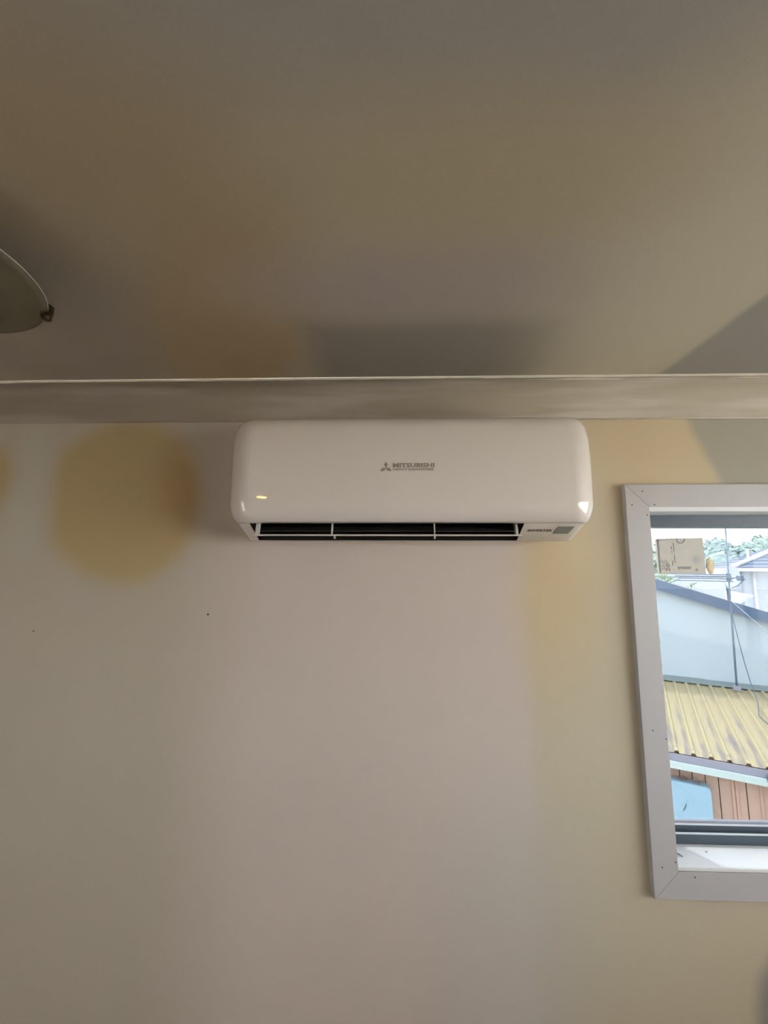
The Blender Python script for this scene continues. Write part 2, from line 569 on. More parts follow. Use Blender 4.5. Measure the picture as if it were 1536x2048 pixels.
add_lathe(bm, [(0, 0.0009), (0.0013, 0.0007), (0.0019, 0)], 8)
bmesh.ops.rotate(bm, cent=(0, 0, 0), matrix=Matrix.Rotation(math.radians(90), 3, 'X'), verts=bm.verts)
hole_me = bpy.data.meshes.new('nail_hole')
bm.to_mesh(hole_me)
bm.free()
hole_me.materials.append(M['dark'])
for x, z in ((0.709, 2.096), (0.677, 2.056), (0.741, 2.057), (0.718, 2.027), (0.687, 1.443), (0.720, 1.422), (0.684, 1.109), (0.719, 1.122), (0.765, 1.088)):
    link_mesh('nail_hole', hole_me, None, win, False, (x, -0.0189, z))

# bits lying on the sill
tw = tube('twig', [(0.7475, 0.047, 1.1125), (0.752, 0.038, 1.1140), (0.7585, 0.027, 1.1128), (0.7625, 0.0205, 1.1116)], [0.0011, 0.0015, 0.0014, 0.0007], plain('dry twig bark', (0.16, 0.17, 0.15), 0.8, 0.2, 60), None, 6)
tag(tw, 'short dark twig lying on the white window sill', 'twig')
fly = empty('dead_fly', (0.840, 0.044, 1.1115))
bm = bmesh.new()
add_tube(bm, [(-0.0026, 0, 0), (-0.0012, 0, 0.0004), (0.0006, 0, 0.0005), (0.0018, 0, 0.0003), (0.0026, 0, 0)], [0.0003, 0.0010, 0.0011, 0.0007, 0.0004], 6)
bm_obj('body', bm, M['dark'], fly, True)
for s in (-1, 1):
    mesh_obj('wing', [(0.0008, s * 0.0004, 0.0013), (-0.003, s * 0.0008, 0.0012), (-0.0042, s * 0.0022, 0.0008), (-0.0022, s * 0.0024, 0.0009)], [(0, 1, 2, 3)], M['seal'], fly)
tag(fly, 'tiny dead fly on the sunlit window sill', 'insect')

# ------------------------------------------------------------------ air conditioner
AX = 0.032                                            # centre along the wall
HW = 0.468
ac = tag(empty('air_conditioner', (AX, 0, 1.95)), 'white wall-mounted split air conditioner under the cornice', 'air conditioner')
OX0, OX1 = -0.374 - AX, 0.316 - AX                    # air outlet, local x
# z above base, front depth, side inset, corner radius
LV = [(-0.004, 0.118, 0.036, 0.030), (0.034, 0.193, 0.024, 0.040), (0.0380, 0.2000, 0.018, 0.048), (0.0450, 0.2065, 0.012, 0.054),
      (0.0545, 0.2118, 0.007, 0.060), (0.066, 0.2153, 0.003, 0.064), (0.076, 0.2173, 0.001, 0.066), (0.083, 0.2179, 0.000, 0.066), (0.087, 0.2180, 0.000, 0.066), (0.090, 0.2180, 0.000, 0.066), (0.190, 0.2180, 0.000, 0.066), (0.200, 0.2180, 0.000, 0.066), (0.250, 0.2150, 0.001, 0.066),
      (0.280, 0.2090, 0.003, 0.066), (0.297, 0.2010, 0.007, 0.064), (0.308, 0.1890, 0.014, 0.060), (0.3145, 0.1720, 0.024, 0.054), (0.317, 0.1500, 0.036, 0.045)]
NA = 12
FX = [OX0 + (OX1 - OX0) * i / 8 for i in range(9)]
rings = []
for z, yf, ins, r in LV:
    h = HW - ins
    ring = [(-h, 0.0, z), (-h, -(yf - r) * 0.5, z)]
    for k in range(NA + 1):
        t = math.pi / 2 * k / NA
        ring.append((-h + r - r * math.cos(t), -(yf - r) - r * math.sin(t), z))
    na = len(ring)
    flat = h - r
    for fx in FX:
        ring.append((max(-flat + 1e-4, min(flat - 1e-4, fx)), -yf, z))
    nb = len(ring)
    for k in range(NA + 1):
        t = math.pi / 2 * (1 - k / NA)
        ring.append((h - r + r * math.cos(t), -(yf - r) - r * math.sin(t), z))
    ring += [(h, -(yf - r) * 0.5, z), (h, 0.0, z)]
    if not rings:                                      # the underside rises a little towards the wall
        for q_ in (0, 1, -2, -1):
            ring[q_] = (ring[q_][0], ring[q_][1], z + 0.010 * (1 if q_ in (0, -1) else 0.5))
    rings.append(ring)
nr = len(rings[0])
def ac_patch(name, levels, keep, mat):
    verts, faces, idx = [], [], {}
    def vid(l, i):
        if (l, i) not in idx:
            idx[(l, i)] = len(verts)
            verts.append(rings[l][i])
        return idx[(l, i)]
    for l in levels:
        for i in range(nr - 1):
            if keep(l, i):
                faces.append((vid(l, i), vid(l, i + 1), vid(l + 1, i + 1), vid(l + 1, i)))
    return verts, faces, vid, name, mat
o0, o1 = na, nb - 1                                    # columns of the outlet
side = lambda i: i < 2 or i >= nr - 3
# front panel: the curved face from the lower lip to the top
v_, f_, vid, *_ = ac_patch('front_panel', range(1, len(LV) - 1), lambda l, i: not side(i), M['ac'])
panel = mesh_obj('front_panel', v_, f_, M['ac'], ac, True)
sd = panel.modifiers.new('thickness', 'SOLIDIFY')
sd.thickness = 0.003
sd.offset = -1
# body: sides, slanted lower face around the outlet, bottom, top
v_, f_, vid, *_ = ac_patch('body', range(0, len(LV) - 1), lambda l, i: side(i) or (l == 0 and not (o0 <= i < o1)), M['ac_body'])
top = [vid(len(LV) - 1, i) for i in range(nr)]
f_.append(tuple(top))
bot = [vid(0, i) for i in range(nr)]
f_.append(tuple(bot[::-1]))
f_.append((vid(0, 0), vid(0, nr - 1), vid(len(LV) - 1, nr - 1), vid(len(LV) - 1, 0)))
body = mesh_obj('body', v_, f_, M['ac_body'], ac, True)
body.modifiers.new('edges', 'EDGE_SPLIT').split_angle = math.radians(35)
# duct behind the outlet
bm = bmesh.new()
dp = [(-0.1925, 0.0345), (-0.185, 0.062), (-0.165, 0.095), (-0.12, 0.11), (-0.075, 0.10), (-0.070, 0.06), (-0.095, 0.022), (-0.1185, -0.0032)]
A = [bm.verts.new((OX0, *p)) for p in dp]
B = [bm.verts.new((OX1, *p)) for p in dp]
for i in range(len(dp) - 1):
    bm.faces.new((A[i], B[i], B[i + 1], A[i + 1]))
bm.faces.new(A[::-1])
bm.faces.new(B)
bm_obj('outlet_duct', bm, M['duct'], ac, recalc=False)
bm = bmesh.new()
prism(bm, [(-0.1560, 0.0185), (-0.1400, 0.0270), (-0.1250, 0.0320), (-0.1240, 0.0300), (-0.1390, 0.0245), (-0.1550, 0.0160)], OX0 + 0.014, OX1 - 0.014, 'x')
bm_obj('inner_louver', bm, M['blade'], ac)
for k in range(18):
    x = OX0 + 0.04 + k * (OX1 - OX0 - 0.08) / 17
    bm = bmesh.new()
    prism(bm, [(-0.150, 0.060), (-0.120, 0.044), (-0.085, 0.060), (-0.10, 0.090), (-0.14, 0.088)], x - 0.0008, x + 0.0008, 'x')
    bm_obj('vane', bm, M['duct'], ac)
# the flap hangs open below the outlet on thin arms
fl0, fl1 = -0.3645 - AX, 0.3115 - AX
bm = bmesh.new()
prism(bm, [(-0.1860, 0.0068), (-0.1865, 0.0030), (-0.1600, 0.0046), (-0.1250, 0.0072), (-0.1050, 0.0090), (-0.1050, 0.0112), (-0.1250, 0.0106), (-0.1600, 0.0084)], fl0, fl1, 'x')
flap = bm_obj('flap', bm, M['flap'], ac)
for x, w in ((-0.3575, 0.0055), (-0.1655, 0.0022), (0.0955, 0.0022), (0.3015, 0.0040)):
    bm = bmesh.new()
    prism(bm, [(-0.1800, 0.0060), (-0.1660, 0.0065), (-0.1560, 0.0500), (-0.1640, 0.0520), (-0.1740, 0.0330)], x - AX - w * 0.7, x - AX + w * 0.7, 'x')
    bm_obj('arm', bm, M['flap'], flap)
for x in (-0.1575, 0.0955):
    bm = bmesh.new()
    prism(bm, [(-0.1845, 0.0040), (-0.176, 0.0045), (-0.172, -0.0035), (-0.178, -0.0040)], x - AX - 0.0022, x - AX + 0.0022, 'x')
    bm_obj('clip', bm, M['flap'], flap)
# signal receiver and lettering on the slanted face
sl = Vector((0, -0.075, 0.038)).normalized()           # up the slant towards the front
nrm = Vector((0, -0.038, -0.075)).normalized()
b0 = Vector((0, -0.118, -0.004))
def on_slant(x, t, off):
    return Vector((x - AX, 0, 0)) + b0 + sl * t + nrm * off
bm = bmesh.new()
q = [on_slant(0.3985, 0.037, 0.0002), on_slant(0.4375, 0.037, 0.0002), on_slant(0.4430, 0.069, 0.0002), on_slant(0.4040, 0.069, 0.0002)]
q2 = [p + nrm * 0.0012 for p in q]
A = [bm.verts.new(p) for p in q]
B = [bm.verts.new(p) for p in q2]
bm.faces.new(B)
for i in range(4):
    bm.faces.new((A[i], B[i], B[(i + 1) % 4], A[(i + 1) % 4]))
bm_obj('signal_receiver', bm, M['receiver'], ac)
text_mesh('lettering', 'INVERTER', on_slant(0.3325, 0.045, 0.0005), (1, 0, 0), sl, 0.061, 0.0115, M['ink'], ac, 0.02)
# maker's mark: three diamonds and two lines of lettering
ey = -0.2190
def at_front(x, z):
    return Vector((x - AX, ey, z - 1.95))
cx, cz, L = -0.0270, 2.1195, 0.0163
verts, faces = [], []
for k in range(3):
    a = math.radians(90 + 120 * k)
    d = Vector((math.cos(a), math.sin(a)))
    n = Vector((-d.y, d.x))
    p = [Vector((0, 0)), d * L * 0.5 + n * L * 0.27, d * L, d * L * 0.5 - n * L * 0.27]
    s = len(verts)
    verts += [at_front(cx + w.x, cz + w.y) for w in p]
    faces.append((s, s + 3, s + 2, s + 1))
mesh_obj('emblem', verts, faces, M['logo'], ac)
text_mesh('lettering', 'MITSUBISHI', at_front(-0.0096, 2.1205), (1, 0, 0), (0, 0, 1), 0.1030, 0.0112, M['logo'], ac, 0.035)
text_mesh('lettering', 'HEAVY INDUSTRIES', at_front(-0.0096, 2.1128), (1, 0, 0), (0, 0, 1), 0.1005, 0.0056, M['logo'], ac, 0.03)

# ------------------------------------------------------------------ glass ceiling light at the left edge
lx, ly = -0.832, -0.654
cl = tag(empty('ceiling_light', (lx, ly, ZC)), 'round glass ceiling light with a dark clip, left of the air conditioner', 'ceiling light')
lathe('base', [(0, 0), (0.120, 0), (0.122, -0.012), (0.118, -0.050), (0.0, -0.050)], M['base_metal'], cl, 48)
shade = lathe('glass_shade', [(0.2145, -0.0570), (0.2150, -0.0595), (0.205, -0.0625), (0.174, -0.0680), (0.168, -0.0715), (0.162, -0.0715), (0.158, -0.0705), (0.10, -0.0800), (0.05, -0.0840), (0, -0.0850), (0, -0.0800), (0.05, -0.0790), (0.12, -0.0710), (0.17, -0.0640), (0.204, -0.0575), (0.2135, -0.0555)], M['glass_shade'], cl, 64)
bm = bmesh.new()
n = 96
add_tube(bm, [(0.2155 * math.cos(2 * math.pi * k / n), 0.2155 * math.sin(2 * math.pi * k / n), -0.0565) for k in range(n + 1)], 0.0013, 6)
bm_obj('rim', bm, M['rim'], shade, True)
for k in range(3):
    a = math.radians(42 + 120 * k)
    ca, sa = math.cos(a), math.sin(a)
    c = empty('clip', (0.2145 * ca, 0.2145 * sa, 0), a)
    c.parent = cl
    bm = bmesh.new()
    prism(bm, [(-0.10, -0.042), (0.004, -0.046), (0.010, -0.050), (0.010, -0.062), (0.003, -0.068), (-0.010, -0.069), (-0.010, -0.066), (0.001, -0.064), (0.005, -0.054), (-0.10, -0.047)], -0.007, 0.007, 'y')
    bm_obj('bracket', bm, M['clip'], c)
    bm = bmesh.new()
    add_lathe(bm, [(0, -0.0775), (0.006, -0.0770), (0.0085, -0.0745), (0.0085, -0.0660), (0, -0.0660)], 14)
    bm_obj('screw', bm, M['clip'], c, True)

# ------------------------------------------------------------------ lit downlight behind the camera, seen only as a reflection
dl = tag(empty('downlight', (-1.04, -2.38, ZC)), 'small warm white downlight recessed in the ceiling', 'downlight')
lathe('bezel', [(0.040, -0.001), (0.042, -0.004), (0.052, -0.003), (0.054, 0.0)], M['trim'], dl, 32)
m, nt, p = new_mat('warm lamp')
p.inputs['Base Color'].default_value = (1, 0.9, 0.7, 1)
p.inputs['Emission Color'].default_value = (1.0, 0.50, 0.13, 1)
p.inputs['Emission Strength'].default_value = 42.0
M['lamp'] = m
lathe('diffuser', [(0, -0.0020), (0.030, -0.0020), (0.0405, -0.0012)], m, dl, 32)

# ------------------------------------------------------------------ outside
TH = math.radians(28.74)
U = Vector((math.cos(TH), -math.sin(TH), 0))
V = Vector((math.sin(TH), math.cos(TH), 0))
def uv(u, v, z):
    return Vector((EYE.x, EYE.y, 0)) + U * u + V * v + Vector((0, 0, z))
GZ = -3.2

M['grass'] = plain('pale dry ground', (0.46, 0.43, 0.38), 0.9, 0.3, 1.5)
M['bluewall'] = plain('pale blue render', (0.50, 0.585, 0.64), 0.8, 0.04, 1.5)
M['barge'] = plain('slate blue paint', (0.10, 0.155, 0.25), 0.6, 0.16, 6)
M['flash'] = plain('grey green flashing', (0.25, 0.31, 0.31), 0.5, 0.12, 5)
M['fascia'] = plain('pale mint paint', (0.58, 0.69, 0.66), 0.6, 0.05, 4)
M['gutter'] = plain('worn lilac grey fascia', (0.34, 0.34, 0.40), 0.6, 0.15, 8)
M['bluebox'] = plain('light blue plastic', (0.36, 0.55, 0.66), 0.45, 0.03, 3)
M['white'] = plain('white render', (0.84, 0.84, 0.84), 0.8, 0.04, 2)
M['whiteroof'] = plain('white metal roof', (0.74, 0.72, 0.72), 0.5, 0.05, 3)
M['pole'] = plain('galvanised pole', (0.16, 0.21, 0.28), 0.5, 0.1, 20)
M['wire'] = plain('pale cable', (0.40, 0.46, 0.52), 0.6, 0.05, 20)
M['cable'] = plain('dark cable', (0.12, 0.15, 0.20), 0.6, 0.05, 20)
M['card'] = plain('brown cardboard', (0.33, 0.265, 0.18), 0.85, 0.05, 5)
M['cardprint'] = plain('grey carton print', (0.10, 0.085, 0.07), 0.85, 0.05, 5)
M['tile'] = plain('blue grey roof tile', (0.22, 0.25, 0.32), 0.7, 0.12, 8)
M['farwall'] = plain('white painted wall', (0.66, 0.68, 0.72), 0.8, 0.03, 2)
M['orange'] = plain('yellow plastic', (0.50, 0.35, 0.15), 0.6, 0.2, 12)
M['leaf'] = plain('creeper leaf', (0.20, 0.36, 0.10), 0.6, 0.2, 15)
M['glassdark'] = plain('dark window glass', (0.05, 0.07, 0.09), 0.1, 0.05, 3)

def stained_roof():
    m, nt, p = new_mat('faded yellow roof paint')
    tc = nn(nt, 'ShaderNodeTexCoord').outputs['Object']
    st = vmath(nt, 'MULTIPLY', tc, (14.0, 2.2, 5.0))
    f = noise_tex(nt, st, 1.0, 5.0, 0.65)
    s = nn(nt, 'ShaderNodeSeparateXYZ')
    nt.links.new(tc, s.inputs[0])
    low = smooth(nt, s.outputs[1], 0.0, 2.3, 0.16, 0.0)
    # dirt gathers in the pan beside each rib
    ph = math_(nt, 'FRACT', math_(nt, 'DIVIDE', s.outputs[0], 0.19))
    gut = smooth(nt, math_(nt, 'ABSOLUTE', math_(nt, 'SUBTRACT', ph, 0.70)), 0.0, 0.22, 0.20, 0.0)
    f = smooth(nt, math_(nt, 'ADD', math_(nt, 'ADD', f, low), gut), 0.60, 0.88, 0.0, 0.9)
    c = mixc(nt, f, (0.44, 0.365, 0.21), (0.23, 0.20, 0.21))
    nt.links.new(c, p.inputs['Base Color'])
    p.inputs['Roughness'].default_value = 0.55
    return m
M['yroof'] = stained_roof()

def weathered_board():
    m, nt, p = new_mat('weathered pinkish board')
    g_ = nn(nt, 'ShaderNodeNewGeometry').outputs['Position']
    st = vmath(nt, 'MULTIPLY', g_, (6.0, 6.0, 1.2))
    f = noise_tex(nt, st, 3.0, 4.0, 0.6)
    inf = nn(nt, 'ShaderNodeObjectInfo').outputs['Random']
    c = mixc(nt, f, (0.54, 0.36, 0.28), (0.66, 0.46, 0.37))
    c = mixc(nt, math_(nt, 'MULTIPLY', inf, 0.5), c, (0.58, 0.40, 0.28))
    nt.links.new(c, p.inputs['Base Color'])
    p.inputs['Roughness'].default_value = 0.85
    return m
M['board'] = weathered_board()

def brick_mat():
    m, nt, p = new_mat('pale blue painted brick')
    tc = nn(nt, 'ShaderNodeTexCoord').outputs['Object']
    mp = nn(nt, 'ShaderNodeMapping')
    mp.inputs['Rotation'].default_value = (math.radians(90), 0, 0)
    nt.links.new(tc, mp.inputs[0])
    b = nn(nt, 'ShaderNodeTexBrick')
    nt.links.new(mp.outputs[0], b.inputs['Vector'])
    b.inputs['Scale'].default_value = 1.0
    b.inputs['Brick Width'].default_value = 0.24
    b.inputs['Row Height'].default_value = 0.086
    b.inputs['Mortar Size'].default_value = 0.010
    b.inputs['Color1'].default_value = (0.28, 0.42, 0.52, 1)
    b.inputs['Color2'].default_value = (0.31, 0.46, 0.56, 1)
    b.inputs['Mortar'].default_value = (0.40, 0.54, 0.62, 1)
    nt.links.new(b.outputs['Color'], p.inputs['Base Color'])
    p.inputs['Roughness'].default_value = 0.8
    return m
M['brick'] = brick_mat()

gr = mesh_obj('ground', [(-120, -120, GZ), (120, -120, GZ), (120, 160, GZ), (-120, 160, GZ)], [(0, 1, 2, 3)], M['grass'])
struct(gr, 'grass ground around the houses')

# --- neighbouring house: gable wall with a raking barge board
NV = 10.50
nh = tag(empty('gable_house', uv(0, NV, GZ), -TH), 'pale blue gable wall with slate blue barge board above yellow roof', 'house')
HZ = -GZ
def rake(u):                                           # underside line of the barge board
    return 1.602 - 0.3405 * u
ridge_u = -2.6
bm = bmesh.new()
zl = rake(ridge_u) + 0.14
prism(bm, [(-6.5, 0), (4.6, 0), (4.6, rake(4.6) + .14 + HZ), (ridge_u, zl + HZ), (-6.5, rake(1.3) + .14 + HZ)], 0.0, 1.1, 'y')
bm_obj('wall', bm, M['bluewall'], nh)
def slab(u0, z0, u1, z1, th, v0, v1, name, mat):
    bm = bmesh.new()
    prism(bm, [(u0, z0 + HZ), (u1, z1 + HZ), (u1, z1 + th + HZ), (u0, z0 + th + HZ)], v0, v1, 'y')
    return bm_obj(name, bm, mat, nh)
slab(ridge_u, rake(ridge_u) - .005, 4.9, rake(4.9) - .005, 0.205, -0.13, -0.10, 'barge_board', M['barge'])
slab(-6.8, rake(1.6), ridge_u, rake(ridge_u), 0.20, -0.13, -0.10, 'barge_board', M['barge'])
slab(ridge_u, rake(ridge_u) + .145, 4.9, rake(4.9) + .145, 0.035, -0.10, 1.15, 'roof', M['barge'])
slab(-6.8, rake(1.6) + .145, ridge_u, rake(ridge_u) + .145, 0.035, -0.10, 1.15, 'roof', M['barge'])
slab(ridge_u, rake(ridge_u) + .12, 4.9, rake(4.9) + .12, 0.02, -0.10, 0.0, 'soffit', M['fascia'])

# --- lean-to with yellow metal roof and board wall
lt = tag(empty('lean_to_shed', uv(0, 7.335, GZ), -TH), 'lean-to shed with faded yellow ribbed metal roof and brown board wall', 'shed')
EZ, TZ, RUN = -0.590 - GZ, -0.320 - GZ, 3.155
slope = (TZ - EZ) / RUN
P = 0.19
def sheet_mesh(nrib):
    xs = []
    for k in range(nrib):
        b = k * P
        xs += [(b - 0.034, 0), (b - 0.016, 0.030), (b + 0.016, 0.030), (b + 0.034, 0), (b + 0.075, 0.0), (b + 0.095, 0.003), (b + 0.115, 0.0)]
    xs.append((nrib * P - 0.034, 0))
    verts, faces = [], []
    rows = [(0.0, 0.0), (0.35, 0), (1.2, 0), (2.2, 0), (RUN, 0)]
    for y, _ in rows:
        for x, z in xs:
            verts.append((x, y, z + y * slope))
    nx = len(xs)
    nt_ = len(verts)
    for y, _ in rows:
        for x, z in xs:
            verts.append((x, y, z + y * slope - 0.002))
    for r in range(len(rows) - 1):
        for i in range(nx - 1):
            a = r * nx + i
            faces.append((a, a + 1, a + nx + 1, a + nx))
            faces.append((nt_ + a, nt_ + a + nx, nt_ + a + nx + 1, nt_ + a + 1))
    for i in range(nx - 1):
        faces.append((i, nt_ + i, nt_ + i + 1, i + 1))
    me = bpy.data.meshes.new('roof_sheet')
    me.from_pydata(verts, [], faces)
    me.update()
    me.materials.append(M['yroof'])
    return me
sm = sheet_mesh(4)
for k in range(-4, 6):
    o = link_mesh('roof_sheet', sm, None, lt, False, (0.311 + k * 4 * P, random.uniform(-0.012, 0.008), EZ + (0.0012 if k % 2 else 0)))
bm = bmesh.new()
random.seed(3)
for k in range(-10, 14):                               # screw heads and lap marks on the ribs
    for yy in (0.12, 1.15, 2.15):
        u = 0.311 + k * P
        add_box(bm, u - .008, u + .008, yy - .008, yy + .008, EZ + yy * slope + .030, EZ + yy * slope + .036)
bm_obj('roof_screws', bm, M['gutter'], lt)['kind'] = 'stuff'
# flashing against the gable wall, in overlapping lengths
for i, (a, b, h) in enumerate(((-2.8, -0.95, 0.112), (-0.95, 0.98, 0.118), (0.94, 2.35, 0.108), (2.32, 4.1, 0.114))):
    bm = bmesh.new()
    prism(bm, [(RUN - 0.055, TZ + 0.026), (RUN - 0.055, TZ + 0.034), (RUN - 0.006 - i * .001, TZ + 0.046), (RUN - 0.006 - i * .001, TZ + h), (RUN + 0.008, TZ + h), (RUN + 0.008, TZ + 0.026)], a, b, 'x')
    bm_obj('flashing', bm, M['flash'], lt)
box('fascia', -2.8, 4.1, -0.02, 0.012, EZ - 0.118, EZ - 0.012, M['gutter'], lt)
box('fascia_trim', -2.8, 4.1, -0.045, -0.02, EZ - 0.196, EZ - 0.104, M['fascia'], lt, 0.006)
box('downpipe_bracket', 1.228, 1.275, -0.06, 0.0, EZ - 0.125, EZ - 0.06, M['barge'], lt, 0.005)
bdm = None
for k in range(-24, 29):
    u = 0.761 + k * 0.1425
    if bdm is None:
        bm = bmesh.new()
        add_box(bm, 0.004, 0.1385, 0, 0.02, 0, EZ - 0.02)
        te = [e for e in bm.edges if all(v.co.y < 0.01 for v in e.verts) and abs(e.verts[0].co.z - e.verts[1].co.z) > 0.5]
        bmesh.ops.bevel(bm, geom=te, offset=0.006, segments=1, affect='EDGES')
        o = bm_obj('board', bm, M['board'], lt, False, (u, 0.165, 0))
        bdm = o.data
    else:
        link_mesh('board', bdm, None, lt, False, (u, 0.165 + random.uniform(-.004, .004), 0))
for u in (0.905, 0.945, 1.19):
    box('batten', u - 0.014, u + 0.014, 0.150, 0.166, 0, EZ - 0.1, M['board'], lt)
box('backing', -2.8, 4.8, 0.190, 0.21, 0, EZ - 0.02, M['dark'], lt)
for u in (-2.8, 4.1):
    box('end_wall', u - 0.02, u + 0.02, 0.2, RUN, 0, EZ - 0.01, M['board'], lt)

# --- pale blue plastic box against the board wall
bx = tag(empty('plastic_box', uv(0.22, 7.36, GZ), -TH), 'pale blue plastic box with rounded corner against brown boards', 'box')
bm = bmesh.new()
w, h, r = 0.435, -0.955 - GZ, 0.055
pts = [(-0.5, 0), (w, 0)]
for k in range(7):
    t = math.pi / 2 * k / 6
    pts.append((w - r + r * math.cos(t), h - r + r * math.sin(t)))
pts += [(-0.5, h)]
prism(bm, pts, -0.03, 0.13, 'y')
fe = [e for e in bm.edges if all(v.co.y < 0 for v in e.verts)]
bmesh.ops.bevel(bm, geom=fe, offset=0.012, segments=3, affect='EDGES')
bm_obj('body', bm, M['bluebox'], bx)
k = 0
for x, z in ((0.172, -1.125), (0.236, -1.118), (0.168, -1.178), (0.238, -1.176), (0.10, -1.40), (0.16, -1.415), (0.22, -1.41), (0.28, -1.405), (0.335, -1.39), (0.08, -1.35)):
    bm = bmesh.new()
    prism(bm, [(x - .014, z - GZ + .016), (x + .010, z - GZ + .010), (x + .016, z - GZ - .014), (x - .008, z - GZ - .012)], -0.036, -0.029, 'y')
    bm_obj('emboss', bm, M['bluebox'], bx)
bm = bmesh.new()
z = -1.26 - GZ
prism(bm, [(0.105, z - .055), (0.122, z - .020), (0.146, z + .040), (0.156, z + .062), (0.150, z + .012), (0.128, z - .034)], -0.034, -0.029, 'y')
bm_obj('slot', bm, M['cable'], bx)

# dry twigs on the box
tg = tag(empty('dry_twigs', uv(0.45, 7.42, -0.952), -TH), 'reddish dry twigs lying on top of the blue box', 'twigs')
mt = plain('reddish dry stem', (0.26, 0.13, 0.10), 0.8, 0.2, 30)
random.seed(5)
for k in range(14):
    a = random.uniform(0, 6.28)
    x0, y0 = random.uniform(-.13, .13), random.uniform(-.05, .05)
    L = random.uniform(0.05, 0.11)
    el = random.uniform(0.1, 0.9)
    p = [(x0 - math.cos(a) * L * .5, y0 - abs(math.sin(a)) * L * .3, 0.004), (x0, y0, 0.012 + L * el * .4), (x0 + math.cos(a) * L * .5, y0 + math.sin(a) * L * .3, 0.010 + L * el * .8)]
    tube('stem', p, [0.003, 0.0045, 0.002], mt, tg, 5)

# --- television antenna on a mast fixed at the head of the lean-to roof
an = tag(empty('tv_antenna', uv(1.445, 10.28, -0.335), -TH), 'tall tv antenna mast rising from the yellow roof', 'antenna')
tube('mast', [(0, 0, 0.03), (0.02, 0, 0.9), (0.045, 0, 1.95), (0.075, 0, 3.0)], [0.017, 0.017, 0.013, 0.012], M['pole'], an, 10)
box('mount', -0.055, 0.055, -0.05, 0.06, 0.030, 0.115, M['gutter'], an, 0.012)
bz = 2.03
for dz, x0, dy in ((0.09, -0.86, 0.10), (0.055, -0.79, 0.03), (0.015, -0.74, -0.03), (-0.03, -0.80, -0.09)):
    tube('element', [(x0, dy, bz + dz + 0.012), (0.10, dy, bz + dz)], 0.0115, M['pole'], an, 6)
tube('boom', [(0.045, -0.13, bz + 0.03), (0.045, 0.14, bz + 0.045)], 0.012, M['pole'], an, 8)
tube('boom', [(0.045, 0, bz + 0.02), (0.20, 0.01, bz + 0.045)], 0.011, M['pole'], an, 8)
box('feed_box', 0.165, 0.270, -0.03, 0.04, bz - 0.015, bz + 0.080, M['pole'], an, 0.014)
box('clamp', 0.015, 0.080, -0.03, 0.03, bz - 0.03, bz + 0.12, M['pole'], an, 0.008)
tube('guy_wire', [(0.03, -0.02, 1.66), (0.50, -0.30, 1.09), (0.95, -0.55, 0.60), (1.46, -0.80, 0.005)], 0.0065, M['wire'], an, 6)
tube('cable', [(0.03, -0.02, 1.43), (0.055, -0.12, 1.13), (0.10, -0.28, 0.61), (0.155, -0.32, 0.25), (0.145, -0.80, 0.03), (0.070, -1.20, -0.060), (0.11, -1.5, -0.085), (0.42, -2.30, -0.150)], 0.0075, M['cable'], an, 6)

# --- white annex behind the gable, with a carton standing on its flat roof
ax = tag(empty('white_annex', uv(0, 11.75, GZ), -TH), 'white flat-roofed annex behind the slate blue barge board', 'building')
# the annex rises through the back of the gable roof
box('wall', -0.4, 1.62, 0, 1.0, 0, 1.725 - GZ, M['white'], ax)
box('parapet_cap', -0.45, 1.67, -0.04, 1.04, 1.725 - GZ, 1.775 - GZ, M['whiteroof'], ax, 0.008)
cb = tag(empty('cardboard_carton', uv(0.925, 12.22, 1.776), -TH + math.radians(4)), 'large brown cardboard carton with printed marks standing on white annex', 'carton')
cw, ch, cd = 0.905, 0.84, 0.36
bm = bmesh.new()
add_box(bm, -cw / 2, cw / 2, 0, cd, 0, ch)
bmesh.ops.bevel(bm, geom=bm.edges[:], offset=0.006, segments=2, affect='EDGES')
bm_obj('body', bm, M['card'], cb)
box('side_edge', -cw / 2 - 0.002, -cw / 2 + 0.035, -0.004, 0.02, 0.02, ch - 0.01, M['cardprint'], cb)
def mark(x0, x1, z0, z1, sk=0.0):
    mesh_obj('print', [(x0 + sk, -0.003, z0), (x1 + sk, -0.003, z0), (x1, -0.003, z1), (x0, -0.003, z1)], [(0, 1, 2, 3)], M['cardprint'], cb)
verts, faces = [], []
rc = (0.02, ch - 0.035)
NS = 22
for k in range(NS + 1):
    t = math.pi * (1.0 - 0.12) + (math.pi * 1.24) * k / NS
    for rr in (0.060, 0.086):
        verts.append((rc[0] + rr * math.cos(t), -0.003, rc[1] + rr * math.sin(t)))
for k in range(NS):
    faces.append((2 * k, 2 * k + 1, 2 * k + 3, 2 * k + 2))
mesh_obj('print', verts, faces, M['cardprint'], cb)
mark(0.012, 0.026, ch - 0.07, ch - 0.03, 0.01)
for x, zs in ((-0.385, ((0.10, 0.16), (0.18, 0.22), (0.28, 0.33))), (-0.345, ((0.10, 0.20), (0.24, 0.31))), (-0.305, ((0.08, 0.16), (0.19, 0.26), (0.30, 0.33))), (-0.275, ((0.10, 0.30),)),
              (-0.24, ((0.07, 0.14), (0.17, 0.24))), (-0.17, ((0.20, 0.31), (0.50, 0.56), (0.60, 0.66))), (-0.125, ((0.26, 0.45), (0.54, 0.74)))):
    for a, b in zs:
        mark(x - 0.010, x + 0.010, a, b)
for i in range(9):
    x = -0.08 + i * 0.029
    mark(x, x + 0.022, 0.12, 0.18, -0.004 if i % 2 else 0.004)
mark(0.255, 0.30, 0.08, 0.13, 0.01)
